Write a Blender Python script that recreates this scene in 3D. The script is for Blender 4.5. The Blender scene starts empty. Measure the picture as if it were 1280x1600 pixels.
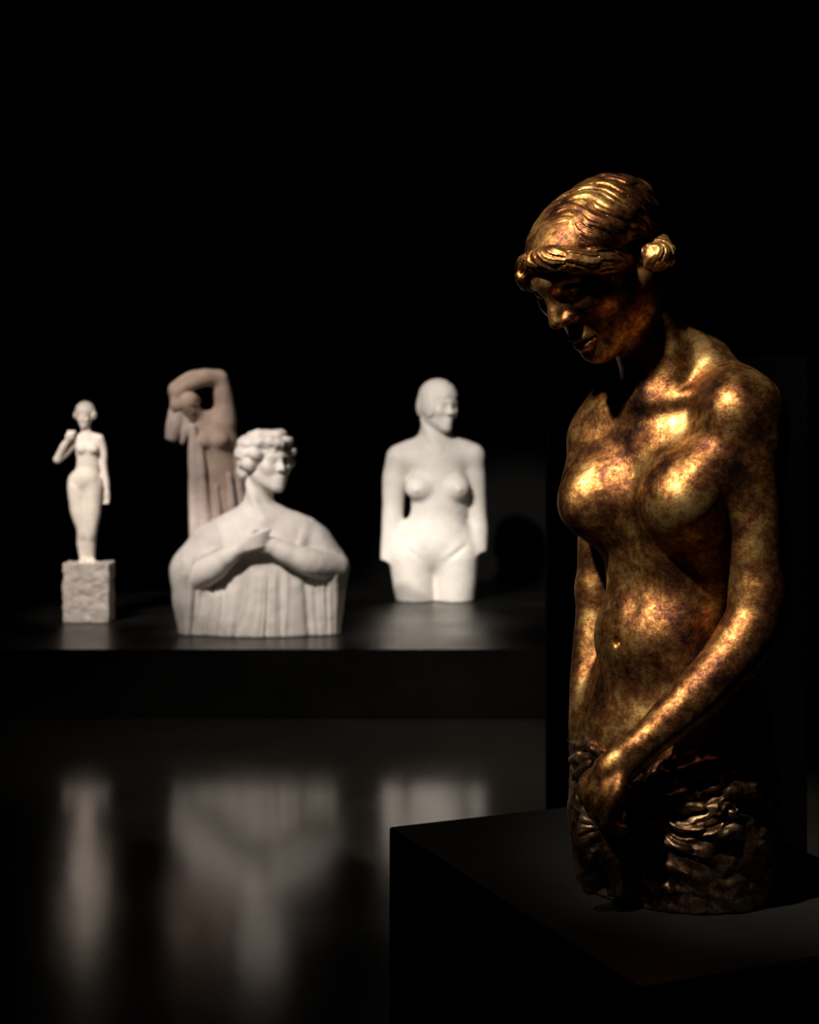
import bpy, math, random
import numpy as np
from mathutils import Vector

# ------------------------------------------------------------------ camera, world, lights, exposure
FPX, HOR, CAMH = 2296.0, 680.0, 1.038          # focal length and horizon of a 1280x1600 frame, eye height

def W(px, py, D):
    """Point of the room seen at this place of the frame, D metres in front of the camera."""
    return np.array([(px - 640.0) / FPX * D, D, CAMH - (py - HOR) / FPX * D])

sc = bpy.context.scene
col = sc.collection
cam_data = bpy.data.cameras.new('camera')
cam = bpy.data.objects.new('camera', cam_data)
col.objects.link(cam)
cam.location = (0, 0, CAMH)
cam.rotation_euler = (math.pi / 2, 0, 0)
cam_data.sensor_fit = 'VERTICAL'
cam_data.sensor_height = 36.0
cam_data.lens = 36.0 * FPX / 1600.0
cam_data.shift_y = -(800.0 - HOR) / 1600.0
cam_data.clip_start = 0.05
cam_data.dof.use_dof = True
cam_data.dof.focus_distance = 1.86
cam_data.dof.aperture_fstop = 6.6
sc.camera = cam

sc.view_settings.view_transform = 'Standard'
sc.view_settings.look = 'None'
sc.view_settings.gamma = 1.0
sc.view_settings.use_curve_mapping = False
sc.view_settings.exposure = 0.0

world = bpy.data.worlds.new('gallery_dark')
sc.world = world
world.use_nodes = True
world.node_tree.nodes['Background'].inputs[0].default_value = (0.9, 0.95, 1.0, 1)
world.node_tree.nodes['Background'].inputs[1].default_value = 0.0006

def spot(name, loc, target, power, angle, blend=0.4, color=(1, .86, .68), radius=.05):
    l = bpy.data.lights.new(name, 'SPOT')
    l.energy = power
    l.spot_size = math.radians(angle)
    l.spot_blend = blend
    l.color = color
    l.shadow_soft_size = radius
    o = bpy.data.objects.new(name, l)
    col.objects.link(o)
    o.location = loc
    d = Vector(target) - Vector(loc)
    o.rotation_euler = d.to_track_quat('-Z', 'Y').to_euler()
    return o

spot('bronze_spotlight', (-.92, 0.86, 2.62), (0.35, 1.90, 1.0), 360, 24, .85, (1, .87, .68), .05)
spot('torso_spotlight', (-1.0, 3.4, 2.95), (.12, 6.72, .95), 620, 20, .5, (1, .92, .85), .05)
spot('torso_low_spotlight', (.55, 4.6, 3.2), (.13, 6.62, .12), 75, 18.5, .15, (1, .90, .76), .02)
spot('bust_spotlight', (-1.75, 3.4, 2.75), (-.58, 5.65, .90), 560, 24, .7, (1, .91, .83), .05)
spot('statuette_spotlight', (-1.9, 3.7, 3.0), (-1.32, 6.05, .78), 720, 16, .6, (1, .91, .83), .05)
spot('draped_spotlight', (-1.9, 4.4, 3.15), (-.93, 6.75, 1.0), 300, 16, .5, (1, .86, .75), .05)
spot('floor_spotlight', (1.9, 1.75, 2.5), (.2, 4.3, 0), 310, 34, .8, (1, .88, .72), .05)

# ------------------------------------------------------------------ materials
def nt(name):
    m = bpy.data.materials.new(name)
    m.use_nodes = True
    t = m.node_tree
    return m, t, t.nodes['Principled BSDF']

def noise(t, scale, detail=4, rough=.6, vec=None):
    n = t.nodes.new('ShaderNodeTexNoise')
    n.inputs['Scale'].default_value = scale
    n.inputs['Detail'].default_value = detail
    n.inputs['Roughness'].default_value = rough
    if vec is None:
        c = t.nodes.new('ShaderNodeTexCoord')
        vec = c.outputs['Object']
    t.links.new(vec, n.inputs['Vector'])
    return n

def ramp(t, fac, stops):
    r = t.nodes.new('ShaderNodeValToRGB')
    e = r.color_ramp.elements
    while len(e) < len(stops):
        e.new(.5)
    for i, (p, c) in enumerate(stops):
        e[i].position = p
        e[i].color = (*c, 1) if len(c) == 3 else c
    t.links.new(fac, r.inputs[0])
    return r

def bump(t, b, height, strength, dist=.002):
    n = t.nodes.new('ShaderNodeBump')
    n.inputs['Strength'].default_value = strength
    n.inputs['Distance'].default_value = dist
    t.links.new(height, n.inputs['Height'])
    t.links.new(n.outputs[0], b.inputs['Normal'])
    return n

def plain(name, c, rough, bump_scale=120, bump_str=.08, spec=.5, var=.25, rvar=.06):
    m, t, b = nt(name)
    n = noise(t, 3.0, 5)
    lo = tuple(v * (1 - var) for v in c)
    hi = tuple(v * (1 + var) for v in c)
    r = ramp(t, n.outputs['Fac'], [(.3, lo), (.7, hi)])
    t.links.new(r.outputs[0], b.inputs['Base Color'])
    rr = ramp(t, n.outputs['Fac'], [(.3, (rough - rvar,) * 3), (.7, (rough + rvar,) * 3)])
    t.links.new(rr.outputs[0], b.inputs['Roughness'])
    b.inputs['Specular IOR Level'].default_value = spec
    bump(t, b, noise(t, bump_scale, 3).outputs['Fac'], bump_str, .001)
    return m

SEED = 3.1

def bronze_mat(name, dark=0.0, grey=0.0):
    m, t, b = nt(name)
    tc = t.nodes.new('ShaderNodeTexCoord')
    mp = t.nodes.new('ShaderNodeMapping')
    mp.inputs['Location'].default_value = (SEED, SEED * 1.7, SEED * .6)
    t.links.new(tc.outputs['Object'], mp.inputs['Vector'])
    vec = mp.outputs['Vector']
    n1 = noise(t, 15, 8, .68, vec)
    n2 = noise(t, 110, 6, .8, vec)
    mix = t.nodes.new('ShaderNodeMath'); mix.operation = 'MULTIPLY_ADD'
    t.links.new(n2.outputs['Fac'], mix.inputs[0]); mix.inputs[1].default_value = .56
    add = t.nodes.new('ShaderNodeMath'); add.operation = 'MULTIPLY'
    t.links.new(n1.outputs['Fac'], add.inputs[0]); add.inputs[1].default_value = .82
    t.links.new(add.outputs[0], mix.inputs[2])
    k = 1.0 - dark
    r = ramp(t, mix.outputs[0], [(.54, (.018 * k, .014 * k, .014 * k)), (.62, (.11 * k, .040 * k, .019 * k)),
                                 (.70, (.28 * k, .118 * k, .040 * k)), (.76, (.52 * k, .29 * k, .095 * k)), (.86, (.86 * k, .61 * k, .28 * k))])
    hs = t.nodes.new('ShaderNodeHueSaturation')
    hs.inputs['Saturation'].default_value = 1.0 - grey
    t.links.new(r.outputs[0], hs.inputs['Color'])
    t.links.new(hs.outputs[0], b.inputs['Base Color'])
    b.inputs['Metallic'].default_value = .92
    rr = ramp(t, n2.outputs['Fac'], [(.3, (.47,) * 3), (.7, (.33,) * 3)])
    t.links.new(rr.outputs[0], b.inputs['Roughness'])
    n3 = noise(t, 330, 5, .75, vec)
    bump(t, b, n3.outputs['Fac'], .38, .0012)
    return m

def stone_mat(name, c, c2, rough=.6, sc_=14, b_str=.15, bs=90):
    m, t, b = nt(name)
    n = noise(t, sc_, 6, .6)
    r = ramp(t, n.outputs['Fac'], [(.3, c2), (.62, c)])
    t.links.new(r.outputs[0], b.inputs['Base Color'])
    b.inputs['Roughness'].default_value = rough
    b.inputs['Specular IOR Level'].default_value = .35
    bump(t, b, noise(t, bs, 4).outputs['Fac'], b_str, .003)
    return m

M_BRONZE = bronze_mat('bronze_patina')
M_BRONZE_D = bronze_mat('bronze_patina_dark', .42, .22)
M_PLASTER = stone_mat('ivory_plaster', (.80, .755, .69), (.71, .665, .61))
M_MARBLE = stone_mat('grey_white_marble', (.72, .67, .62), (.60, .55, .51))
M_MARBLE_R = stone_mat('robe_marble', (.62, .57, .53), (.50, .46, .43))
M_LIME = stone_mat('pale_limestone', (.74, .66, .58), (.60, .53, .46))
M_ROUGH = stone_mat('rough_limestone', (.46, .40, .36), (.30, .26, .24), .8, 40, .9, 45)
M_TERRA = stone_mat('pinkish_stone', (.60, .47, .39), (.44, .33, .27), .7)
M_TERRA_R = stone_mat('greyish_pink_stone', (.64, .54, .50), (.48, .39, .36), .7)
M_FLOOR = plain('dark_polished_floor', (.035, .032, .028), .15, 60, .02, .6, .2, .02)
M_WALL = plain('black_wall_paint', (.006, .006, .006), .9, 140, .1, .2)
M_PLAT = plain('black_satin_board', (.003, .003, .0028), .34, 200, .04, .5)
M_PLINTH = plain('black_matt_board', (.012, .012, .013), .6, 200, .05, .25)
M_PANEL = plain('black_velvet_paint', (.0012, .0012, .0012), .95, 200, .05, .02)

# ------------------------------------------------------------------ object helpers
def thing(name, label, cat, loc, group=None):
    o = bpy.data.objects.new(name, None)
    col.objects.link(o)
    o.location = loc
    o.empty_display_size = .1
    o['label'] = label
    o['category'] = cat
    if group:
        o['group'] = group
    return o

def mesh_obj(name, verts, faces, mat, parent=None, smooth=True):
    me = bpy.data.meshes.new(name)
    off = np.array(parent.location if parent else (0, 0, 0), dtype=np.float64)
    v = np.asarray(verts, dtype=np.float64) - off
    faces = np.asarray(faces)
    me.vertices.add(len(v)); me.vertices.foreach_set('co', v.ravel())
    nv = faces.shape[1]
    me.loops.add(faces.size); me.loops.foreach_set('vertex_index', faces.ravel().astype(np.int32))
    me.polygons.add(len(faces))
    me.polygons.foreach_set('loop_start', np.arange(0, faces.size, nv, dtype=np.int32))
    me.update(calc_edges=True)
    me.polygons.foreach_set('use_smooth', np.full(len(faces), smooth))
    me.validate()
    me.materials.append(mat)
    o = bpy.data.objects.new(name, me)
    col.objects.link(o)
    if parent:
        o.parent = parent
    return o

def box_mesh(name, pts2d, z0, z1, mat, bevel=.004):
    """Prism over a polygon with softened edges."""
    import bmesh
    bm = bmesh.new()
    vs = [bm.verts.new((x, y, z0)) for x, y in pts2d]
    f = bm.faces.new(vs)
    r = bmesh.ops.extrude_face_region(bm, geom=[f])
    for e in r['geom']:
        if isinstance(e, bmesh.types.BMVert):
            e.co.z = z1
    bmesh.ops.recalc_face_normals(bm, faces=bm.faces)
    if bevel:
        bmesh.ops.bevel(bm, geom=list(bm.edges), offset=bevel, segments=2, affect='EDGES')
    me = bpy.data.meshes.new(name)
    bm.to_mesh(me); bm.free()
    me.materials.append(mat)
    o = bpy.data.objects.new(name, me)
    col.objects.link(o)
    return o

# ------------------------------------------------------------------ sculpting: distance fields turned into meshes
def hash3(ix, iy, iz):
    h = (ix.astype(np.int64) * 374761393 + iy.astype(np.int64) * 668265263 + iz.astype(np.int64) * 1274126177) & 0x7fffffff
    h = ((h ^ (h >> 13)) * 1274126177) & 0x7fffffff
    return ((h ^ (h >> 16)) & 0xffff).astype(np.float32) / 65535.0

def vnoise(P):
    f = np.floor(P); i = f.astype(np.int64); t = (P - f).astype(np.float32)
    t = t * t * (3 - 2 * t)
    out = 0
    for dx in (0, 1):
        wx = t[:, 0] if dx else 1 - t[:, 0]
        for dy in (0, 1):
            wy = t[:, 1] if dy else 1 - t[:, 1]
            for dz in (0, 1):
                wz = t[:, 2] if dz else 1 - t[:, 2]
                out = out + wx * wy * wz * hash3(i[:, 0] + dx, i[:, 1] + dy, i[:, 2] + dz)
    return out * 2 - 1

def fbm(P, s, o=3):
    r, a = 0, 1.0
    for k in range(o):
        r = r + a * vnoise(P * s + 17.3 * k); s *= 2; a *= .5
    return r

def frame(origin, yaw, pitch=0.0, roll=0.0, scale=1.0):
    """Local axes of a figure: X its right hand, Y forward, Z up. yaw turns it from facing the
    camera towards the left of the picture, pitch bows it forward, roll tips it to its right."""
    y, p, r = map(math.radians, (yaw, pitch, roll))
    f = np.array([-math.sin(y), -math.cos(y), 0.0]); u = np.array([0, 0, 1.0])
    fw = math.cos(p) * f - math.sin(p) * u
    up = math.sin(p) * f + math.cos(p) * u
    rt = np.cross(fw, up)
    up2 = math.cos(r) * up + math.sin(r) * rt
    rt2 = math.cos(r) * rt - math.sin(r) * up
    return (np.stack([rt2, fw, up2], axis=1) * scale, np.asarray(origin, float), scale)

IDENT = (np.eye(3), np.zeros(3), 1.0)

class Sculpt:
    def __init__(self):
        self.ops = []
        self.fr = IDENT
    def at(self, fr):
        self.fr = fr or IDENT
        return self
    def pt(self, p):
        R, t, s = self.fr
        return R @ np.asarray(p, float) + t
    def _add(self, fn, lo, hi, k, op):
        self.ops.append((fn, np.asarray(lo), np.asarray(hi), k, op))
    def tube(self, pts, radii, k=.01, op='+', n=0, squash=None):
        pts = np.array([self.pt(p) for p in pts]); s = self.fr[2]
        radii = np.array(radii, float) * s
        if np.ndim(radii) == 0:
            radii = np.full(len(pts), float(radii))
        k = k * s
        if len(pts) > 2:
            n = n or 8
            P, Rr = [], []
            m = len(pts)
            for i in range(m - 1):
                p0, p1, p2, p3 = pts[max(i - 1, 0)], pts[i], pts[i + 1], pts[min(i + 2, m - 1)]
                for j in range(n):
                    t = j / n
                    P.append(.5 * ((2 * p1) + (-p0 + p2) * t + (2 * p0 - 5 * p1 + 4 * p2 - p3) * t * t + (-p0 + 3 * p1 - 3 * p2 + p3) * t ** 3))
                    tt = t * t * (3 - 2 * t)
                    Rr.append(radii[i] * (1 - tt) + radii[i + 1] * tt)
            P.append(pts[-1]); Rr.append(radii[-1])
            pts, radii = np.array(P), np.array(Rr)
        rm = radii.max()
        segs = list(zip(pts[:-1], pts[1:], radii[:-1], radii[1:]))
        def fn(Q):
            d = None
            for a, b, ra, rb in segs:
                ab = (b - a).astype(np.float32); L = max(float(ab @ ab), 1e-12)
                q = Q - a.astype(np.float32)
                t = np.clip((q @ ab) / L, 0, 1)
                e = q - t[:, None] * ab
                dd = np.sqrt(np.einsum('ij,ij->i', e, e)) - (ra + (rb - ra) * t)
                d = dd if d is None else np.minimum(d, dd)
            return d.astype(np.float32)
        self._add(fn, pts.min(0) - rm, pts.max(0) + rm, k, op)
        return self
    def cap(self, a, b, ra, rb, k=.01, op='+'):
        return self.tube([a, b], [ra, rb], k, op)
    def sph(self, c, r, k=.01, op='+'):
        return self.ell(c, (r, r, r), k, op)
    def ell(self, c, r, k=.01, op='+', rot=(0, 0, 0)):
        R, t, s = self.fr
        rx, ry, rz = map(math.radians, rot)
        Rx = np.array([[1, 0, 0], [0, math.cos(rx), -math.sin(rx)], [0, math.sin(rx), math.cos(rx)]])
        Ry = np.array([[math.cos(ry), 0, math.sin(ry)], [0, 1, 0], [-math.sin(ry), 0, math.cos(ry)]])
        Rz = np.array([[math.cos(rz), -math.sin(rz), 0], [math.sin(rz), math.cos(rz), 0], [0, 0, 1]])
        A = (R / s) @ Rz @ Ry @ Rx
        c = self.pt(c); r = np.asarray(r, float) * s
        A32, c32, r32 = A.astype(np.float32), c.astype(np.float32), r.astype(np.float32)
        def fn(Q):
            q = (Q - c32) @ A32
            a = q / r32
            k0 = np.sqrt(np.einsum('ij,ij->i', a, a))
            b = a / r32
            k1 = np.sqrt(np.einsum('ij,ij->i', b, b)) + 1e-9
            return (k0 * (k0 - 1) / k1).astype(np.float32)
        ext = np.sqrt(((A * r) ** 2).sum(1))
        self._add(fn, c - ext, c + ext, k * s, op)
        return self
    def cut(self, n, p, k=.002, lo=None, hi=None):
        """Keep the side of the plane through p that n points away from."""
        n = np.asarray(n, float); n = n / np.linalg.norm(n); p = np.asarray(p, float)
        n32 = n.astype(np.float32); c = np.float32(n @ p)
        self._add(lambda Q: (Q @ n32 - c), np.full(3, -99.) if lo is None else lo, np.full(3, 99.) if hi is None else hi, k, 'x')
        return self
    def disp(self, fn, lo=None, hi=None):
        self._add(fn, np.full(3, -99.) if lo is None else lo, np.full(3, 99.) if hi is None else hi, 0, 'd')
        return self
    def field(self, P, band):
        d = np.full(len(P), 1.0, np.float32)
        for fn, lo, hi, k, op in self.ops:
            m = 0.0 if op == 'x' else band + k
            if lo[0] > -50:
                idx = np.nonzero(np.all((P > (lo - m).astype(np.float32)) & (P < (hi + m).astype(np.float32)), axis=1))[0]
                if not len(idx):
                    continue
            else:
                idx = slice(None)
            Q = P[idx]
            a = d[idx]
            b = fn(Q)
            if op == 'd':
                d[idx] = a + b
                continue
            if op == '-':
                b = -b
            if op == '+':
                h = np.maximum(k - np.abs(a - b), 0) / max(k, 1e-9)
                d[idx] = np.minimum(a, b) - h * h * k * .25
            else:
                h = np.maximum(k - np.abs(a - b), 0) / max(k, 1e-9)
                d[idx] = np.maximum(a, b) + h * h * k * .25
        return d
    def mesh(self, h):
        B = 8
        los = np.array([o[1] for o in self.ops if o[4] == '+']); his = np.array([o[2] for o in self.ops if o[4] == '+'])
        lo = los.min(0) - .02 - 2 * h; hi = his.max(0) + .02 + 2 * h
        nb = np.ceil((hi - lo) / (h * B)).astype(int)
        N = nb * B
        band = h * B * 1.6
        cx = [lo[a] + (np.arange(nb[a]) * B + (B - 1) / 2) * h for a in range(3)]
        C = np.stack(np.meshgrid(*cx, indexing='ij'), -1).reshape(-1, 3).astype(np.float32)
        dc = self.field(C, band)
        act = np.abs(dc) < h * B * 1.35
        dense = np.repeat(np.repeat(np.repeat(np.where(dc < 0, -1., 1.).astype(np.float32).reshape(nb), B, 0), B, 1), B, 2)
        D6 = dense.reshape(nb[0], B, nb[1], B, nb[2], B)
        ids = np.stack(np.unravel_index(np.nonzero(act)[0], nb), -1)
        loc = np.stack(np.meshgrid(*[np.arange(B)] * 3, indexing='ij'), -1).reshape(-1, 3)
        CH = 3000
        for s in range(0, len(ids), CH):
            b = ids[s:s + CH]
            P = ((b[:, None, :] * B + loc[None]) * h + lo).reshape(-1, 3).astype(np.float32)
            v = self.field(P, band).reshape(len(b), B, B, B)
            D6[b[:, 0], :, b[:, 1], :, b[:, 2], :] = v
        d = dense
        s = d < 0
        cnt = np.zeros(np.array(d.shape) - 1, np.int8)
        for i in (0, 1):
            for j in (0, 1):
                for k in (0, 1):
                    cnt += s[i:d.shape[0] - 1 + i, j:d.shape[1] - 1 + j, k:d.shape[2] - 1 + k]
        cells = np.nonzero((cnt > 0) & (cnt < 8))
        I = np.stack(cells, -1)
        vid = np.full(cnt.shape, -1, np.int32)
        vid[cells] = np.arange(len(I))
        cor = np.array([(i, j, k) for i in (0, 1) for j in (0, 1) for k in (0, 1)])
        vals = np.stack([d[I[:, 0] + c[0], I[:, 1] + c[1], I[:, 2] + c[2]] for c in cor], 1)
        acc = np.zeros((len(I), 3)); num = np.zeros(len(I))
        for a in range(8):
            for b in range(a + 1, 8):
                if np.abs(cor[a] - cor[b]).sum() != 1:
                    continue
                va, vb = vals[:, a], vals[:, b]
                m = (va < 0) != (vb < 0)
                t = np.where(m, va / np.where(m, va - vb, 1), 0)
                p = cor[a] + t[:, None] * (cor[b] - cor[a])
                acc[m] += p[m]; num[m] += 1
        V = (I + acc / num[:, None]) * h + lo
        F = []
        for ax in range(3):
            u, w = (ax + 1) % 3, (ax + 2) % 3
            sl0 = [slice(1, -1)] * 3; sl1 = [slice(1, -1)] * 3
            sl0[ax] = slice(0, -1); sl1[ax] = slice(1, None)
            A, Bq = s[tuple(sl0)], s[tuple(sl1)]
            e = np.stack(np.nonzero(A != Bq), -1)
            if not len(e):
                continue
            sa = A[tuple(e.T)]
            off = np.ones(3, int); off[ax] = 0
            e = e + off
            du = np.zeros(3, int); du[u] = 1
            dw = np.zeros(3, int); dw[w] = 1
            q = np.stack([vid[tuple((e - du - dw).T)], vid[tuple((e - dw).T)], vid[tuple(e.T)], vid[tuple((e - du).T)]], 1)
            q[~sa] = q[~sa][:, ::-1]
            F.append(q)
        F = np.concatenate(F)
        F = F[(F >= 0).all(1)]
        return V, F

def relax(V, F, n, w=.5):
    """Even out the surface without shrinking it."""
    E = np.concatenate([F[:, [0, 1]], F[:, [1, 2]], F[:, [2, 3]], F[:, [3, 0]]])
    deg = np.bincount(E.ravel(), minlength=len(V)).astype(float)[:, None] + 1e-9
    for i in range(2 * n):
        f = w if i % 2 == 0 else -w * 1.04
        A = np.stack([np.bincount(E[:, 0], V[E[:, 1], k], len(V)) + np.bincount(E[:, 1], V[E[:, 0], k], len(V)) for k in range(3)], 1) / deg
        V = V + f * (A - V)
    return V

def carve(name, sculpt, h, mat, parent, smooth=2):
    V, F = sculpt.mesh(h)
    if smooth:
        V = relax(V, F, smooth)
    # flat underside, resting on what carries it
    V[:, 2] = np.maximum(V[:, 2], (Z_PL if parent.location.y < 3 else T_PLAT) + .0003)
    # keep the largest connected piece only when stray specks appear
    lab = np.arange(len(V))
    for _ in range(400):
        mn = lab[F].min(1)
        new = lab.copy()
        np.minimum.at(new, F.ravel(), np.repeat(mn, 4))
        new = new[new]
        if (new == lab).all():
            break
        lab = new
    ids, cnts = np.unique(lab, return_counts=True)
    keep = np.isin(lab, ids[cnts > 60])
    remap = np.cumsum(keep) - 1
    F = remap[F[keep[F].all(1)]]
    return mesh_obj(name, V[keep], F, mat, parent)

# ------------------------------------------------------------------ the head every figure shares (life size, chin to crown .235 m)
def head(S, fr, ears=True, crown=.080):
    S.at(fr)
    S.ell((0, -.012, .034), (.072, .090, crown), .02)
    S.ell((0, .026, -.030), (.057, .062, .082), .03)
    for q in (-1, 1):
        S.cap((q * .050, -.004, -.052), (q * .012, .066, -.098), .020, .015, .03)
        S.sph((q * .039, .056, -.024), .021, .025)
        S.cap((q * .008, .0765, .017), (q * .040, .066, .017), .012, .009, .018)
    S.sph((0, .074, -.098), .016, .02)
    for q in (-1, 1):
        S.ell((q * .030, .096, -.004), (.019, .024, .0135), .012, '-')
    S.tube([(0, .080, .016), (0, .0875, -.004), (0, .0980, -.022), (0, .1015, -.0295)], [.0085, .0075, .0095, .0105], .012)
    for q in (-1, 1):
        S.ell((q * .0115, .090, -.0345), (.0075, .011, .0075), .007)
        S.ell((q * .0062, .095, -.0425), (.0038, .0055, .004), .003, '-')
        S.sph((q * .031, .0635, -.005), .0140, .003)
        S.tube([(q * .0155, .0740, -.006), (q * .025, .0785, .0018), (q * .034, .0765, .0018), (q * .0475, .062, -.005)], [.0024, .0040, .0042, .0024], .004)
        S.tube([(q * .0155, .0740, -.006), (q * .027, .0770, -.0125), (q * .037, .0735, -.0125), (q * .0475, .062, -.005)], [.0018, .0024, .0024, .0018], .004)
    S.ell((0, .076, -.069), (.024, .014, .018), .014)
    S.tube([(-.0215, .0790, -.0735), (-.008, .0910, -.0662), (0, .0918, -.0676), (.008, .0910, -.0662), (.0215, .0790, -.0735)], [.0026, .0058, .0052, .0058, .0026], .005)
    S.tube([(-.0185, .0790, -.0750), (-.007, .0895, -.0797), (.007, .0895, -.0797), (.0185, .0790, -.0750)], [.003, .0068, .0068, .003], .005)
    S.tube([(-.0225, .0820, -.0737), (0, .0978, -.0727), (.0225, .0820, -.0737)], [.0017, .0021, .0017], .003, '-')
    for q in (-1, 1) if ears else ():
        S.ell((q * .0735, -.010, -.008), (.010, .019, .031), .008, rot=(12, 0, q * 18))
        S.ell((q * .083, -.004, -.004), (.006, .010, .018), .005, '-')
    S.at(None)
    return S

# ------------------------------------------------------------------ the room
def structure(name, pts, z0, z1, mat):
    o = box_mesh(name, pts, z0, z1, mat, 0)
    o['kind'] = 'structure'
    return o
XL, XR, YN, YF, ZC = -3.4, 4.2, -1.6, 8.6, 3.6
def rect(x0, y0, x1, y1):
    return [(x0, y0), (x1, y0), (x1, y1), (x0, y1)]
structure('floor', rect(XL - .1, YN - .1, XR + .1, YF + .1), -.1, 0, M_FLOOR)
structure('ceiling', rect(XL - .1, YN - .1, XR + .1, YF + .1), ZC, ZC + .1, M_WALL)
structure('wall_back', rect(XL - .1, YF, XR + .1, YF + .1), 0, ZC, M_WALL)
structure('wall_front', rect(XL - .1, YN - .1, XR + .1, YN), 0, ZC, M_WALL)
structure('wall_left', rect(XL - .1, YN, XL, YF), 0, ZC, M_WALL)
structure('wall_right', rect(XR, YN, XR + .1, YF), 0, ZC, M_WALL)

# platform, plinth, panel
D_PLAT = CAMH * FPX / (1123 - HOR)
T_PLAT = CAMH - (1015 - HOR) / FPX * D_PLAT
def tag(o, label, cat, group=None):
    o['label'] = label; o['category'] = cat
    if group:
        o['group'] = group
    return o
plat = box_mesh('display_platform', rect(-3.0, D_PLAT, 3.2, 7.9), 0.0, T_PLAT, M_PLAT, .006)
tag(plat, 'long low black display platform carrying the four pale sculptures', 'platform')

D_B = 1.95
Z_PL = CAMH - (1385 - HOR) / FPX * D_B
def on_plinth(px, py):
    D = (CAMH - Z_PL) * FPX / (py - HOR)
    return np.array([(px - 640) / FPX * D, D])
A_ = on_plinth(608, 1292); B_ = on_plinth(1000, 1543)
u_ = (A_ - B_) / np.linalg.norm(A_ - B_); v_ = np.array([u_[1], -u_[0]])
C_ = B_ + v_ * .50; D_ = A_ + v_ * .50
plinth = box_mesh('plinth', [tuple(p) for p in (A_, B_, C_, D_)], 0, Z_PL, M_PLINTH, .002)
tag(plinth, 'square matt black plinth standing under the bronze statue', 'plinth')
x0p, x1p = W(857, 0, 2.75)[0], W(1262, 0, 2.75)[0]
panel = box_mesh('backdrop_panel', rect(x0p, 2.75, x1p, 2.81), 0, W(0, 556, 2.75)[2], M_PANEL, .003)
tag(panel, 'tall black panel standing behind the bronze statue', 'panel')

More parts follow.
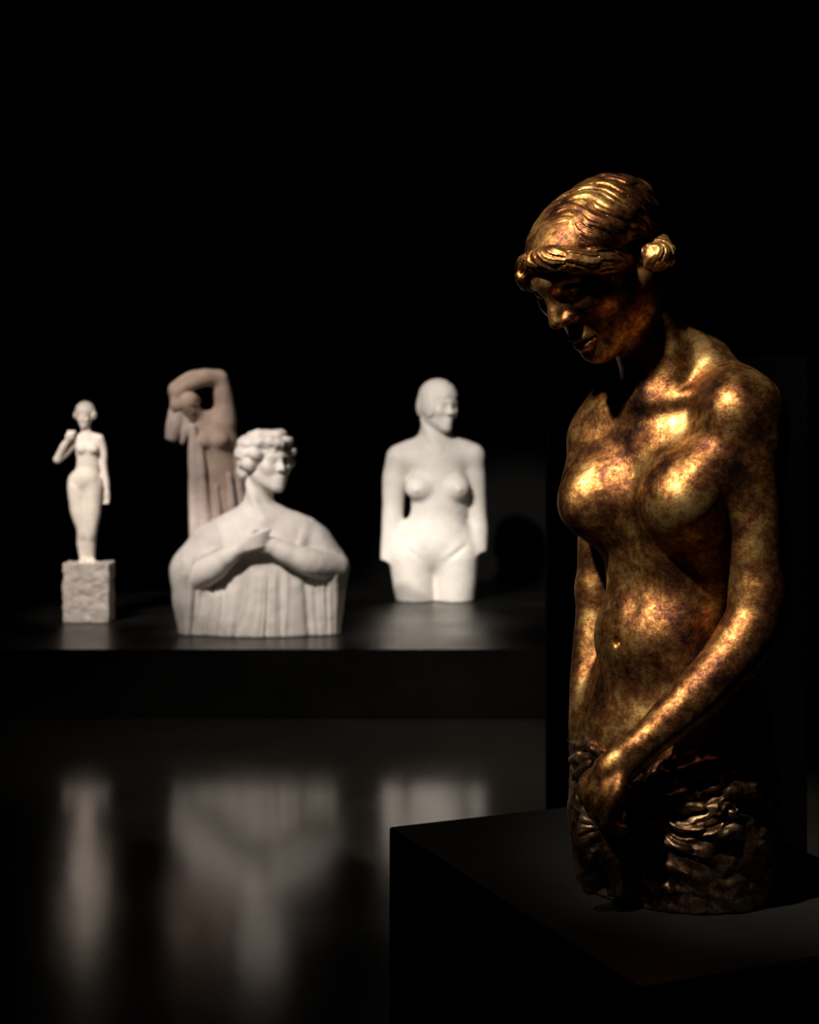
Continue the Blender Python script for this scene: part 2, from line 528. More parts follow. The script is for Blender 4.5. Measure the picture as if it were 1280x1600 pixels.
# ------------------------------------------------------------------ bronze half-length woman
def bronze():
    base = np.array([W(1045, 0, D_B)[0], D_B, Z_PL])
    root = thing('bronze_statue', 'golden brown bronze woman with bowed head, holding drapery at her hips on the plinth', 'statue', base)
    fb = frame(base, 47)
    R, t, _ = fb
    def b2w(p):
        return R @ np.asarray(p, float) + t
    def w2b(p):
        return R.T @ (np.asarray(p) - t)
    S = Sculpt().at(fb)
    # trunk
    S.ell((0, -.008, .520), (.112, .080, .130), .03)
    S.ell((0, -.026, .588), (.104, .074, .092), .04)
    S.cap((-.112, -.015, .600), (.112, -.015, .600), .040, .040, .04)
    for q in (-1, 1):
        S.cap((0, -.028, .716), (q * .104, -.024, .638), .040, .032, .05)
        # collar bone
        S.tube([(q * .012, .044, .640), (q * .055, .036, .648), (q * .108, .006, .654)], [.0055, .0045, .005], .024)
    S.ell((0, -.004, .385), (.092, .064, .120), .05)
    S.ell((.008, .030, .332), (.082, .056, .060), .035)
    S.ell((0, -.016, .210), (.138, .088, .130), .05)
    S.ell((.022, -.012, .172), (.138, .097, .115), .04)
    for q in (-1, 1):
        if q < 0:
            S.tube([(-.112, .020, .588), (-.100, .048, .556), (-.080, .078, .518)], [.032, .034, .035], .05)
            S.ell((-.070, .060, .514), (.047, .043, .050), .045, rot=(-14, 0, 14))
        else:
            S.tube([(.112, .016, .585), (.098, .040, .555), (.080, .064, .518)], [.030, .030, .032], .06)
            S.ell((.070, .050, .510), (.045, .041, .046), .05, rot=(-20, 0, -14))
            S.ell((.080, .082, .503), (.022, .022, .022), .03)
        S.ell((q * .077, .1000 if q < 0 else .0990, .503), (.011, .009, .011), .012)
        S.sph((q * .0775, .1070, .5025), .0036, .004)
    S.tube([(0, .092, .47), (0, .082, .42), (0, .082, .38)], [.003, .003, .002], .02, '-')
    S.ell((.020, .088, .330), (.004, .012, .006), .006, '-')
    # neck and head
    hd0 = frame((0, 0, 0), 55, 42, 3, .985)
    eye = W(893, 456, 1.850)
    hd = (hd0[0], eye - hd0[0] @ np.array([-.031, .078, -.004]), .985)
    hn = w2b(hd[0] @ np.array([0, -.030, -.045]) + hd[1])
    S.tube([(0, -.012, .620), (.004, .004, .665), tuple(hn)], [.052, .046, .048], .03)
    S.tube([tuple(w2b(hd[0] @ np.array([-.050, -.030, -.050]) + hd[1])), (-.03, .030, .69), (-.010, .042, .644)], [.010, .011, .008], .02)
    head(S, hd, False, .044)
    # her left arm, nearest the camera, reaching down across the hips
    S.at(None)
    sh, el, wr = W(1168, 636, 1.862), W(1186, 940, 1.842), W(1002, 1166, 1.808)
    S.tube([W(1150, 622, 1.875), W(1170, 660, 1.86), W(1176, 790, 1.852), W(1187, 930, 1.842)], [.040, .046, .040, .034], .03)
    S.tube([W(1187, 930, 1.842), W(1172, 985, 1.835), W(1105, 1070, 1.818), wr], [.034, .037, .032, .022], .015)
    S.sph(W(1150, 640, 1.842), .036, .03)
    # hand
    S.ell(W(968, 1196, 1.812), (.040, .020, .024), .02, rot=(0, -38, 0))
    kn = [W(966, 1236, 1.790), W(951, 1230, 1.800), W(938, 1222, 1.812), W(928, 1212, 1.826)]
    for i, p in enumerate(kn):
        q = p + np.array([-.012, .004, -.030 + .004 * i]); r = q + np.array([.008, .016, -.022]); e = r + np.array([.016, .012, -.004])
        S.tube([W(975 - 5 * i, 1200, 1.806 + .008 * i), p, q, r, e], [.011, .0105, .009, .0082, .0068], .006)
    S.tube([W(975, 1178, 1.83), W(945, 1190, 1.85), W(928, 1215, 1.855)], [.012, .010, .007], .01)
    # her right arm, behind
    S.tube([W(968, 645, 2.00), W(955, 690, 2.03), W(940, 800, 2.06), W(932, 920, 2.06)], [.034, .036, .031, .027], .03)
    S.tube([W(932, 920, 2.06), W(929, 985, 2.05), W(918, 1060, 2.03), W(915, 1130, 2.00)], [.027, .028, .024, .020], .015)
    S.cut((0, 0, -1), (0, 0, Z_PL + .012))
    carve('body', S, .0021, M_BRONZE, root, 6)

    # drapery
    G = Sculpt().at(fb)
    G.ell((.004, -.012, .165), (.143, .103, .120), .04)
    G.ell((.004, -.012, .09), (.140, .106, .15), .05)
    G.cap((-.03, -.010, .06), (-.03, -.010, -.02), .106, .104, .04)
    G.cap((.03, -.010, .06), (.03, -.010, -.02), .106, .104, .04)
    def skin(px, py, push=0.0):
        """point on the body of the drapery seen at this place of the frame"""
        Ds = np.linspace(1.72, 2.06, 341)
        P = np.array([W(px, py, D) for D in Ds])
        d = G.field(P.astype(np.float32), .2)
        h = np.nonzero(d < 0)[0]
        i = h[0] if len(h) else int(np.argmin(d))
        n = P[i][:2] - base[:2]; n = n / np.linalg.norm(n)
        return P[i] + np.array([n[0], n[1], 0]) * push
    def put(cv, radii, push=.002):
        ps = push if isinstance(push, tuple) else (push,) * len(cv)
        return ([skin(x, y, p) for (x, y), p in zip(cv, ps)], radii)
    todo = []
    # folds fanning from the fist round the near thigh
    for cv, r in [
        ([(985, 1232), (1050, 1206), (1100, 1192), (1160, 1186), (1215, 1190)], .0075),
        ([(990, 1240), (1060, 1224), (1110, 1208), (1175, 1205), (1218, 1208)], .0065),
        ([(985, 1252), (1040, 1246), (1090, 1234), (1160, 1236), (1218, 1240)], .0085),
        ([(988, 1262), (1035, 1266), (1080, 1258), (1150, 1266), (1218, 1270)], .0075),
        ([(985, 1272), (1020, 1284), (1062, 1292), (1130, 1302), (1215, 1302)], .0085),
        ([(985, 1280), (1008, 1296), (1040, 1318), (1100, 1340), (1200, 1342)], .0075),
        ([(983, 1288), (998, 1308), (1022, 1338), (1070, 1366), (1160, 1374)], .0070),
        ([(980, 1296), (990, 1320), (1008, 1356), (1045, 1388), (1100, 1396)], .0065),
        ([(976, 1300), (982, 1330), (990, 1370), (1005, 1394)], .0065)]:
        todo.append(put(cv, [r * .4] + [r * .75] * (len(cv) - 2) + [r * .15], (.002,) * (len(cv) - 1) + (-.006,)))
    # cloth over the far hip, gathered under the hand
    for cv, r in [([(897, 1130), (918, 1150), (948, 1166)], .0065),
                  ([(893, 1158), (915, 1166), (948, 1172)], .006), ([(893, 1188), (912, 1184), (945, 1178)], .006),
                  ([(896, 1222), (912, 1206), (940, 1188)], .007), ([(902, 1275), (910, 1245), (930, 1205)], .007)]:
        todo.append(put(cv, [r * .6, r, r * .8]))
    G.at(None)
    for p, r in todo:
        G.tube(p, r, .006)
    # gathered tail hanging from the fist
    for dx, r, y1 in ((0, .013, 1385), (14, .010, 1375), (-9, .009, 1380), (28, .010, 1392), (42, .008, 1396)):
        G.tube([W(935 + dx * .6, 1235, 1.838), W(924 + dx, 1290, 1.836), W(924 + dx, 1340, 1.838), W(926 + dx, y1, 1.842)], [r * .7, r, r * 1.1, r * .9], .006)
    # knob of bunched cloth beside the wrist
    G.ell(W(940, 1168, 1.868), (.020, .018, .012), .012)
    # the belly stays bare
    G.at(fb)
    G.ell((.00, .085, .285), (.112, .085, .105), .012, '-')
    G.ell((-.03, .00, .345), (.19, .19, .105), .012, '-')
    fist = w2b(W(976, 1272, 1.85))
    f0 = math.atan2(fist[1], -fist[0])
    R32, t32 = R.astype(np.float32), t.astype(np.float32)
    def pleats(Q):
        q = (Q - t32) @ R32
        u = (f0 - np.arctan2(q[:, 1] + .01, -q[:, 0])) * .125
        v = q[:, 2] - fist[2]
        r = np.sqrt(u * u + v * v) + 1e-4
        th_ = np.arctan2(v, np.abs(u) + .004)
        side = np.clip(u / .012, -1, 1)
        ph = th_ - 3.2 * r + .22 * vnoise(q * 22) + .10 * vnoise(q * 60)
        a = np.clip(r / .035, 0, 1) * np.clip((.25 - r) / .10, .12, 1)
        a = a * np.where(side > 0, side, .55 * -side)
        g1 = np.abs(np.sin(ph * 7.5))
        g2 = np.sin(ph * 34 + 2 * vnoise(q * 30))
        return a * (.0065 * (1 - g1) ** 2 - .0012 * g2 - .001)
    G.disp(pleats)
    G.disp(lambda Q: .0012 * fbm(Q, 45, 3) + .0009 * np.abs(vnoise(Q * 120)))
    G.cut((0, 0, -1), (0, 0, Z_PL + .001), .001)
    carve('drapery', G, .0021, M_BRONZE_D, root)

    # hair: waved cap, roll round the brow and a knot over the ear
    Hs = Sculpt().at(hd)
    Hs.ell((0, -.017, .026), (.080, .094, .0545), .01)
    Hs.ell((0, -.075, .002), (.064, .050, .062), .02)
    Rh, th, sh_ = hd
    def loc(Q):
        return ((Q - th.astype(np.float32)) @ Rh.astype(np.float32)) / (sh_ * sh_)
    def strands(Q):
        q = loc(Q)
        wob = vnoise(q * 24 + 3.1) * .010 + vnoise(q * 50 + 8.0) * .003
        c = -.88 * q[:, 1] + .45 * q[:, 2] + .25 * np.abs(q[:, 0]) + wob
        big = np.abs(np.sin(c * 150 + 1.6 * vnoise(q * 30)))
        mid = np.sin(c * 620 + 5 * vnoise(q * 22))
        fine = np.sin(c * 1500 + 9 * vnoise(q * 30))
        gate = .5 + .5 * vnoise(q * 34 + 40)
        return .0034 * (1 - big) ** 3 - .0011 * mid * gate - .0006 * fine * gate + .0014 * vnoise(q * 45)
    Hs.disp(strands)
    # open the face
    Hs.ell((0, .088, -.050), (.082, .085, .075), .008, '-')
    Hs.ell((0, .02, -.085), (.10, .055, .075), .008, '-')
    def on_head(px, py, out):
        Ds = np.linspace(1.74, 2.02, 281)
        P = np.array([W(px, py, D) for D in Ds])
        q = ((P - th) @ Rh) / (sh_ * sh_)
        e = np.linalg.norm((q - np.array([0, -.017, .026])) / np.array([.078, .092, .0545]), axis=1)
        h = np.nonzero(e < 1)[0]
        i = h[0] if len(h) else int(np.argmin(e))
        v = q[i] - np.array([0, -.017, .026])
        return q[i] + v / np.linalg.norm(v) * out
    near = [on_head(x, y, o) for x, y, o in ((828, 420, .003), (843, 405, .006), (872, 400, .009), (908, 405, .009), (945, 406, .007), (978, 399, .006), (1006, 398, .009), (1024, 392, .008))]
    mid0 = near[0] * np.array([0, 1, 1]) + np.array([0, .004, .004])
    rr = [.012, .0155, .0175, .0165, .0155, .0170, .0185, .0165]
    roll = [tuple(p) for p in near]
    back = (0, -.112, near[-1][2] - .004)
    for sx in (1, -1):
        f = 1.0 if sx > 0 else .72
        Hs.tube([tuple(mid0)] + [(p[0] * sx * (1 if sx > 0 else .95), p[1] * (1 if sx > 0 else .97), p[2]) for p in roll] + [back], [.009] + [f * v for v in rr] + [.016], .005, n=6)
    knot = [on_head(x, y, o) for x, y, o in ((984, 403, .004), (1008, 399, .011), (1030, 394, .010))]
    Hs.tube([tuple(p) for p in knot], [.012, .0185, .014], .004)
    Hs.tube([(roll[5][0] - .002, roll[5][1], roll[5][2] + .010), (roll[6][0] - .006, roll[6][1], roll[6][2] + .002), (roll[7][0] - .004, roll[7][1], roll[7][2] - .010)], [.010, .015, .012], .004)
    Hs.tube([(.030, .086, mid0[2] - .002), (.047, .075, mid0[2] - .018), (.058, .060, mid0[2] - .038)], [.009, .0095, .006], .006)
    Hs.ell((0, -.116, .006), (.034, .024, .030), .008)
    rp = np.array(roll)
    rp = np.concatenate([rp * np.array([-1, 1, 1]), rp]).astype(np.float32)
    def twist(Q):
        q = loc(Q)
        out = np.zeros(len(q), np.float32)
        m = q[:, 2] < .075
        q = q[m]
        az = np.abs(np.arctan2(q[:, 0], q[:, 1] + .02))
        D2 = np.linalg.norm(q[:, None, :] - rp[None], axis=2)
        dist = D2.min(axis=1)
        zz = q[:, 2] - rp[D2.argmin(axis=1), 2]
        k = np.clip(1.45 - dist / .026, 0, 1)
        sg = np.tanh((1.25 - az) / .12)
        c = az * .085 + sg * zz + .005 * vnoise(q * 34) + .0018 * vnoise(q * 80)
        s1 = np.abs(np.sin(c * 230 + 1.5 * vnoise(q * 24)))
        s2 = np.sin(c * 1150 + 4 * vnoise(q * 26))
        out[m] = k * (.0034 * (1 - s1) ** 2 - .0009 * s2)
        return out
    Hs.disp(twist)
    # loose lock in front of the far temple
    carve('hair', Hs, .0015, M_BRONZE, root)

# ------------------------------------------------------------------ the pale sculptures on the platform
class Px:
    """Measures of one distant figure: m(px, py, dy) is a point dy metres behind its own depth."""
    def __init__(self, D):
        self.D = D; self.s = D / FPX
    def __call__(self, px, py, dy=0.0):
        return W(px, py, self.D + dy)

def on_top(py):
    return (CAMH - T_PLAT) * FPX / (py - HOR)

def lumps(scale, amp, seed=0.0):
    return lambda Q: amp * fbm(Q + seed, scale, 2)

def torso():
    D = on_top(938)
    m = Px(D); s = m.s
    root = thing('torso_statue', 'ivory standing nude woman cut off at wrists and thighs, head turned right', 'statue', W(682, 938, D))
    S = Sculpt()
    E = lambda c, r, dy=0, k=14, op='+', rot=(0, 0, 0): S.ell(m(*c, dy * s), tuple(v * s for v in r), k * s, op, rot)
    T = lambda pts, r, k=8, op='+': S.tube([m(p[0], p[1], (p[2] if len(p) > 2 else 0) * s) for p in pts], [v * s for v in r], k * s, op)
    # arms
    T([(624, 716, 4), (617, 745, 6), (614, 795, 10), (611, 840, 6), (606, 882, 0)], (20, 19, 16.5, 15, 12), 9)
    T([(738, 712, 4), (743, 745, 6), (746, 795, 10), (749, 830, 6), (748, 870, 0)], (17, 16, 14.5, 14, 12), 9)
    a = W(606, 876, D); S.cut((-.12, 0, -1), a, .004, a + np.array([-.09, -.2, -.12]), np.array([W(619, 0, D)[0], a[1] + .2, a[2] + .02]))
    a = W(748, 862, D); S.cut((0, 0, -1), a, .004, np.array([W(736, 0, D)[0], a[1] - .2, a[2] - .12]), a + np.array([.09, .2, .02]))
    E((686, 752), (46, 32, 56), 0)
    E((684, 715), (44, 26, 26), 0)
    T([(628, 716, 4), (684, 708, 6), (738, 712, 4)], (19, 20, 17), 12)
    T([(682, 690, 6), (642, 702, 8)], (16, 14), 14); T([(682, 690, 6), (722, 700, 8)], (16, 12), 14)
    E((686, 800), (42, 29, 40), 0, 18)
    E((680, 848), (60, 36, 46), 2, 18)
    for x, q in ((654, -1), (715, 1)):
        E((x, 762), (21 if q < 0 else 19, 17, 18), -24, 10)
        E((x + q * 3, 766), (3, 3, 3), -40, 3)
    T([(640, 872, 0), (645, 905, 0), (650, 950, 0)], (32, 32, 29), 12)
    T([(714, 872, 0), (713, 905, 0), (710, 950, 0)], (33, 32, 29), 12)
    # groin and the seam between the thighs
    T([(628, 850, -26), (655, 874, -34), (677, 893, -32)], (1.6, 2.2, 2), 6, '-')
    T([(732, 850, -26), (702, 874, -34), (679, 893, -32)], (1.6, 2.2, 2), 6, '-')
    T([(678, 893, -32), (678, 920, -30), (678, 948, -28)], (2.4, 2.8, 3), 6, '-')
    # neck, head
    hd = frame(W(686, 633, D - 8 * s), -36, 4, -3, 1.02)
    T([(678, 704, 4), (678, 680, 2), (680, 650, 8)], (25, 21, 21), 14)
    T([(662, 655, -4), (672, 680, -16), (686, 702, -22)], (5, 5, 4), 7)
    head(S, hd)
    S.cut((0, 0, -1), (0, 0, T_PLAT + .0005))
    S.disp(lumps(30, .0008))
    carve('body', S, .0048, M_PLASTER, root)
    H = Sculpt().at(hd)
    H.ell((0, -.014, .036), (.084, .102, .087), .01)
    H.ell((0, -.055, -.020), (.078, .058, .066), .03)
    for q in (-1, 1):
        H.ell((q * .066, .012, -.012), (.020, .042, .052), .025, rot=(20, 0, 0))
    H.ell((0, .098, -.050), (.064, .075, .088), .01, '-')
    H.cut(hd[0] @ np.array([0, -.25, -1.0]), hd[1] + hd[0] @ np.array([0, -.04, -.072]), .012)
    H.disp(lambda Q: .0012 * np.sin(fbm(Q, 14, 2) * 14))
    carve('hair', H, .0042, M_PLASTER, root)

def bust():
    D = on_top(990)
    m = Px(D); s = m.s
    root = thing('robed_bust', 'white half-length woman in a robe, arms crossed on her chest, curly short hair', 'bust', W(408, 990, D))
    hd = frame(W(420, 722, D - 6 * s), -38, -3, -2, 1.0)
    S = Sculpt()
    def E(c, r, dy=0, k=14, op='+', rot=(0, 0, 0)):
        S.ell(m(*c, dy * s), tuple(v * s for v in r), k * s, op, rot)
    def T(pts, r, k=8, op='+'):
        S.tube([m(p[0], p[1], (p[2] if len(p) > 2 else 0) * s) for p in pts], [v * s for v in r], k * s, op)
    head(S, hd)
    T([(408, 812, 4), (404, 785, 4), (410, 745, 6)], (27, 22, 22), 14)
    T([(388, 755, -4), (398, 785, -18), (412, 812, -26)], (5, 5, 4), 7)
    E((408, 860), (88, 44, 62), 2, 20)
    T([(342, 836, 6), (405, 815, 8), (478, 830, 6)], (24, 28, 23), 20)
    # forearms and hands
    T([(300, 905, -8), (330, 890, -38), (352, 873, -50), (368, 862, -56)], (24, 21, 16, 11), 6)
    E((386, 850), (23, 7, 12), -60, 5, rot=(0, -28, 0))
    for i in range(4):
        T([(388, 841 + 5.5 * i, -62), (406, 834 + 6.2 * i, -67 + i), (421 - 2.5 * i, 828 + 7.4 * i, -65 + i)], (4.6, 4.3, 3.3), 2.2)
    T([(378, 842, -56), (392, 832, -54), (402, 830, -48)], (4.5, 4, 3), 4)
    T([(522, 886, -8), (490, 880, -38), (452, 866, -50), (428, 854, -52)], (25, 22, 17, 13), 6)
    E((420, 852), (15, 8, 11), -54, 7, rot=(0, -20, 0))
    for i in range(4):
        T([(415, 846 + 5 * i, -52), (402, 843 + 5 * i, -48), (392, 842 + 5 * i, -44)], (4, 3.6, 3), 2)
    S.disp(lumps(30, .0008))
    S.cut((0, 0, -1), (0, 0, T_PLAT + .03))
    carve('body', S, .0042, M_MARBLE, root)

    G = Sculpt()
    def E(c, r, dy=0, k=14, op='+', rot=(0, 0, 0)):
        G.ell(m(*c, dy * s), tuple(v * s for v in r), k * s, op, rot)
    def T(pts, r, k=8, op='+'):
        G.tube([m(p[0], p[1], (p[2] if len(p) > 2 else 0) * s) for p in pts], [v * s for v in r], k * s, op)
    E((408, 905), (100, 46, 75), 4, 20)
    E((408, 960), (112, 48, 80), 4, 25)
    T([(352, 838, 6), (330, 852, 4), (304, 890, 0)], (27, 34, 36), 20)
    T([(470, 832, 6), (492, 850, 4), (510, 885, 0)], (25, 30, 33), 20)
    E((408, 850), (84, 42, 40), 6, 20)
    # hanging sleeves
    T([(302, 890, -4), (296, 930, -6), (300, 975, -4), (303, 1010, -4)], (34, 27, 23, 23), 10)
    T([(512, 890, -2), (512, 935, -4), (508, 975, -2), (506, 1010, -2)], (32, 27, 26, 26), 10)
    # neckline: scooped front
    E((408, 800), (58, 70, 46), -30, 10, '-')
    E((408, 985), (98, 50, 110), 2, 20)
    # mouths of the sleeves where the forearms come out
    E((330, 900), (24, 26, 30), -46, 8, '-', (0, -30, 0))
    for x, y0 in ((292, 930), (308, 925), (505, 918)):
        T([(x, y0, -27), (x + 3, 965, -26), (x + 2, 1010, -24)], (3, 4.5, 4), 6)
    E((352, 908), (20, 14, 20), -52, 6, '-', (0, -35, 0))
    # ridges on the shoulders
    T([(478, 815, 0), (474, 835, -20), (466, 860, -30)], (4, 5, 3), 12)
    T([(292, 862, -14), (312, 868, -26), (335, 862, -34)], (4, 4, 3), 10)
    z_arm, x_mid = m(408, 893)[2], m(408, 893)[0]
    def pleats(Q):
        x = Q[:, 0] - x_mid
        dep = np.clip((z_arm + .9 * np.abs(x) * .35 - Q[:, 2]) / .05, 0, 1) * np.clip((D - .02 - Q[:, 1]) / .04, 0, 1)
        P2 = np.stack([x * 9, Q[:, 1] * 3, Q[:, 2] * 2.2], 1)
        ph = x * 42 + 2.8 * vnoise(P2) + 3.0 * (Q[:, 2] - T_PLAT) * x
        g = np.abs(np.sin(ph))
        return dep * (.0105 * (1 - g) ** 2 - .003 + .0018 * np.sin(ph * 5.3 + 3 * vnoise(P2 * 2)))
    G.disp(pleats)
    G.disp(lumps(22, .0022))
    G.cut((0, 0, -1), (0, 0, T_PLAT + .0005), .006)
    carve('robe', G, .0045, M_MARBLE_R, root)

    H = Sculpt().at(hd)
    H.ell((0, -.018, .038), (.088, .104, .088), .01)
    rng = random.Random(11)
    def clump(th, ph, r, k=.012):
        a, b = math.radians(th), math.radians(ph)
        H.ell((.092 * math.sin(a) * math.cos(b), -.018 + .106 * math.cos(a) * math.cos(b), .030 + .090 * math.sin(b)), (r, r, r * .8), k)
    for th in range(-180, 180, 30):
        for ph, r in ((-24, .030), (4, .030), (30, .030), (58, .026)):
            if abs(th) < 35 and ph < 25:
                continue
            if abs(th) < 62 and ph < -10:
                continue
            clump(th + rng.uniform(-9, 9), ph + rng.uniform(-6, 6), r * rng.uniform(.85, 1.2))
    H.ell((0, -.112, -.012), (.066, .046, .050), .015)
    H.ell((.05, -.085, -.035), (.040, .040, .034), .012)
    H.ell((0, .098, -.052), (.058, .072, .084), .01, '-')
    H.disp(lambda Q: .0018 * np.sin(fbm(Q, 16, 2) * 12))
    carve('hair', H, .0042, M_MARBLE, root)

def statuette():
    D = on_top(971)
    m = Px(D); s = m.s
    root = thing('standing_statuette', 'small white full-length nude woman with hand raised to shoulder, on a rough stone block', 'statuette', W(138, 971, D))
    K = Sculpt()
    def rbox(Q, c=W(139, 927, D), h=np.array([36 * s, 22 * s, 49 * s]), r=.006):
        q = np.abs(Q - c.astype(np.float32)) - (h - r).astype(np.float32)
        return (np.linalg.norm(np.maximum(q, 0), axis=1) + np.minimum(q.max(1), 0) - r).astype(np.float32)
    c = W(139, 927, D); h = np.array([36 * s, 22 * s, 49 * s])
    K._add(rbox, c - h, c + h, .004, '+')
    K.disp(lambda Q: .0036 * fbm(Q, 38, 3) + .0022 * np.abs(vnoise(Q * 95)))
    K.cut((0, 0, -1), (0, 0, T_PLAT + .0005), .002)
    carve('stone_block', K, .0034, M_ROUGH, root)
    S = Sculpt()
    def E(c, r, dy=0, k=5, op='+', rot=(0, 0, 0)):
        S.ell(m(*c, dy * s), tuple(v * s for v in r), k * s, op, rot)
    def T(pts, r, k=3, op='+'):
        S.tube([m(p[0], p[1], (p[2] if len(p) > 2 else 0) * s) for p in pts], [v * s for v in r], k * s, op)
    hd = frame(W(132.5, 649, D - 2 * s), 8, 14, 0, .42)
    head(S, hd)
    T([(135, 684, 1), (134, 672, 1), (133, 658, 2)], (8.5, 7, 7), 5)
    E((137, 704), (19, 12, 22), 0, 6)
    T([(122, 686, 2), (137, 683, 3), (154, 685, 2)], (7, 8, 7), 5)
    E((137, 728), (17.5, 11.5, 18), 0, 8)
    E((132, 752), (26, 16, 20), 1, 9)
    E((134, 747), (15, 8, 12), -7.5, 8)
    for x in (128, 146):
        E((x, 702), (8, 7, 7.5), -9, 4)
    # legs: weight on one, the other slightly bent
    T([(121, 762, 1), (124, 795, 0), (130, 828, -2), (129, 848, 2), (131, 878, 0)], (15.5, 14.5, 10, 9, 5.5), 4)
    T([(144, 762, 1), (144, 795, -3), (142, 828, -7), (141, 848, -2), (142, 878, 0)], (15.5, 14, 9.8, 9, 5.5), 4)
    T([(131, 876, 0), (128, 879, -14)], (5, 4), 4); T([(142, 876, 0), (147, 879, -14)], (5, 4), 4)
    # a low shelf of stone round the feet
    E((137, 884), (24, 22, 9), 0, 4)
    # folded arm on the left of the picture
    T([(119, 688, 2), (106, 704, 4), (90, 718, 0)], (7, 6.5, 6), 4)
    T([(90, 718, 0), (98, 700, -6), (106, 688, -10)], (6.2, 5.6, 4.2), 2)
    E((109, 682), (7, 5, 7), -12, 3)
    for i in range(4):
        T([(107 + 2.6 * i, 678, -14), (107 + 3 * i, 674, -12), (109 + 3 * i, 676, -7)], (1.9, 1.8, 1.5), .8)
    T([(104, 684, -13), (108, 680, -17)], (2, 1.6), 1.5)
    # hanging arm
    T([(156, 687, 2), (161, 705, 4), (162, 732, 3), (166, 755, 0), (167, 768, -2)], (6.8, 6.4, 5.6, 5, 3.8), 4)
    E((167, 774), (5, 4, 7), -3, 3)
    for i in range(4):
        T([(164 + 2 * i, 778, -4), (163 + 2.1 * i, 784, -5), (162 + 2 * i, 787, -6)], (1.8, 1.6, 1.3), .8)
    # sharp creases
    T([(112, 752, -14), (124, 765, -17), (133, 772, -16)], (.7, 1, 1), 3, '-')
    T([(154, 752, -14), (144, 765, -17), (134, 772, -16)], (.7, 1, 1), 3, '-')
    T([(133.5, 772, -17), (134.5, 800, -17), (136, 830, -16), (136, 870, -14)], (1.4, 1.5, 1.2, 1), 3, '-')
    S.disp(lumps(40, .0006))
    S.cut((0, 0, -1), (0, 0, c[2] + h[2] - .012))
    carve('body', S, .0026, M_LIME, root)
    H = Sculpt().at(hd)
    H.ell((0, -.020, .046), (.094, .108, .094), .01)
    H.ell((0, -.095, .0), (.065, .050, .060), .03)
    for q in (-1, 1):
        H.ell((q * .088, -.010, .0), (.032, .046, .046), .02)
    H.ell((0, .098, -.050), (.056, .070, .084), .01, '-')
    H.disp(lambda Q: .0008 * np.sin(fbm(Q, 40, 2) * 12))
    carve('hair', H, .0022, M_LIME, root)

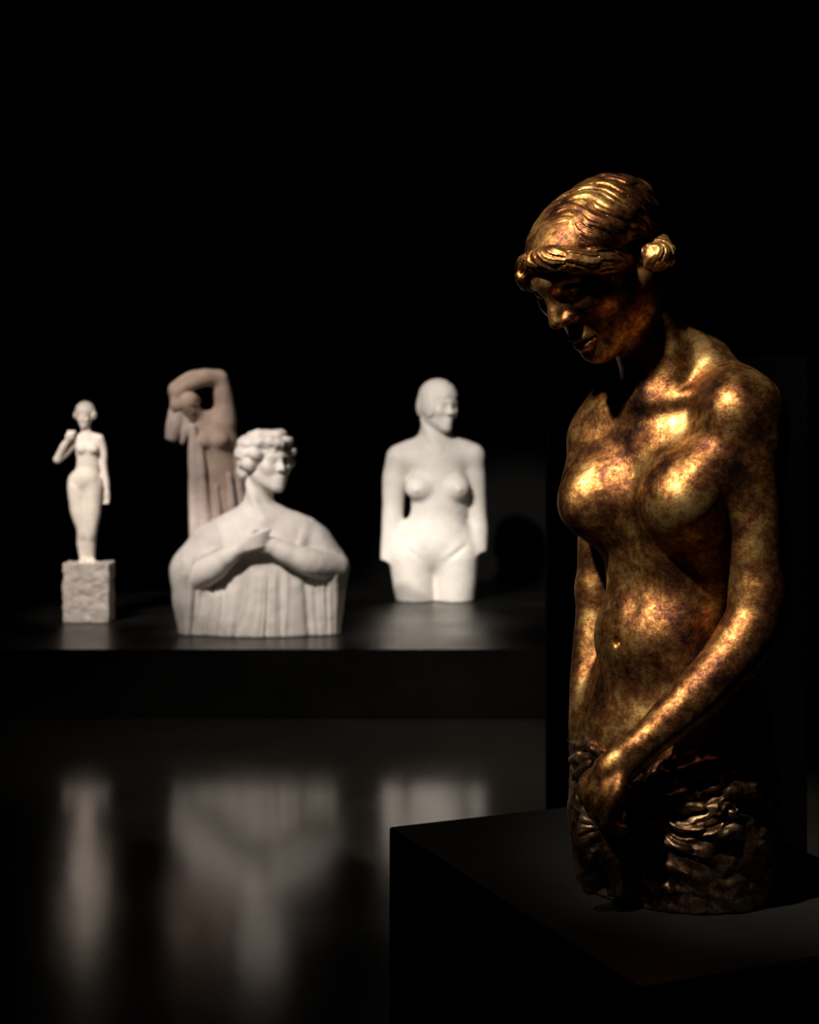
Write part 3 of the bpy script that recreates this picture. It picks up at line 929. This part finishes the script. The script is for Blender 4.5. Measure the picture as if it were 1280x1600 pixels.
def draped():
    D = 6.75
    m = Px(D); s = m.s
    yb = HOR + (CAMH - T_PLAT) / D * FPX
    root = thing('draped_statue', 'tall pinkish stone draped woman with both arms folded over her head, behind the bust', 'statue', W(340, yb, D))
    S = Sculpt()
    def E(c, r, dy=0, k=8, op='+', rot=(0, 0, 0)):
        S.ell(m(*c, dy * s), tuple(v * s for v in r), k * s, op, rot)
    def T(pts, r, k=5, op='+'):
        S.tube([m(p[0], p[1], (p[2] if len(p) > 2 else 0) * s) for p in pts], [v * s for v in r], k * s, op)
    # trunk
    E((335, 690), (36, 26, 42), 2, 12)
    T([(306, 668, 0), (340, 655, 4), (352, 660, 6)], (15, 17, 15), 10)
    E((341, 738), (33, 24, 34), 2, 14)
    E((345, 785), (40, 28, 44), 3, 14)
    E((318, 690), (13, 11, 12), -20, 7); E((345, 688), (13, 11, 12), -20, 7)
    T([(328, 800, 0), (326, 860, 0), (330, yb, 0)], (24, 22, 20), 8)
    T([(362, 800, 0), (362, 860, 0), (360, yb, 0)], (24, 22, 20), 8)
    # bowed head tucked under the arms
    hd = frame(m(297, 634, -22 * s), 22, 44, 8, 20 * 2 * s / .17 * .72)
    head(S, hd)
    T([(320, 660, -2), (306, 646, -10)], (13, 12), 8)
    # arms: up from the shoulders, bent at the elbow and folded across above the head
    T([(350, 658, 4), (350, 625, 0), (343, 592, -6)], (19, 15, 13), 8)
    T([(340, 592, -6), (322, 590, -18), (296, 599, -24), (280, 612, -22)], (13, 13, 12, 9), 6)
    T([(306, 672, 0), (286, 650, -2), (276, 612, -10)], (18, 15, 12), 7)
    T([(276, 608, -10), (295, 594, -6), (318, 587, 2), (338, 588, 8)], (12, 12, 11, 10), 6)
    E((276, 616), (8, 6, 10), -22, 4, rot=(0, 20, 0))
    for i in range(4):
        T([(270 + 4 * i, 622, -24), (268 + 4.2 * i, 632, -25), (268 + 4.4 * i, 640, -22)], (2.8, 2.5, 2), 1.2)
    S.cut((0, 0, -1), (0, 0, T_PLAT + .0005))
    S.disp(lumps(24, .0016))
    carve('body', S, .005, M_TERRA, root)
    G = Sculpt()
    def T(pts, r, k=5, op='+'):
        G.tube([m(p[0], p[1], (p[2] if len(p) > 2 else 0) * s) for p in pts], [v * s for v in r], k * s, op)
    # hanging cloth: shoulder falls and the long front panels
    T([(284, 640, -12), (276, 662, -12), (270, 684, -10)], (8, 11, 8), 5)
    T([(270, 640, -8), (266, 665, -6), (263, 683, -4)], (6, 7, 5), 4)
    T([(294, 650, -16), (292, 672, -16), (286, 690, -12)], (6, 7, 5), 4)
    T([(302, 668, -22), (303, 720, -24), (306, 800, -22), (310, yb, -20)], (6, 9, 11, 13), 6)
    T([(312, 690, -24), (316, 745, -26), (322, 820, -24), (326, yb, -22)], (5, 7, 9, 11), 6)
    T([(338, 760, -24), (340, 800, -26), (342, 860, -24), (344, yb, -22)], (4, 7, 9, 11), 6)
    T([(358, 742, -22), (362, 790, -26), (364, 850, -24), (366, yb, -20)], (5, 7, 9, 11), 6)
    T([(372, 740, -8), (376, 790, -10), (378, 850, -8), (380, yb, -6)], (7, 9, 10, 12), 6)
    T([(366, 690, 2), (370, 730, 0), (374, 780, 2)], (8, 9, 9), 6)
    for x in (310, 330, 352, 372):
        T([(x, 880, -2), (x, yb, -2)], (20, 24), 10)
    G.cut((0, 0, -1), (0, 0, T_PLAT + .0005))
    G.disp(lumps(24, .0016))
    carve('drapery', G, .005, M_TERRA_R, root)
    H = Sculpt().at(hd)
    H.ell((0, -.018, .040), (.084, .102, .086), .01)
    H.ell((0, -.09, -.01), (.06, .045, .06), .03)
    H.ell((0, .098, -.050), (.060, .070, .084), .01, '-')
    H.disp(lambda Q: .001 * np.sin(fbm(Q, 30, 2) * 12))
    carve('hair', H, .0042, M_TERRA, root)

torso()
bust()
statuette()
draped()
bronze()
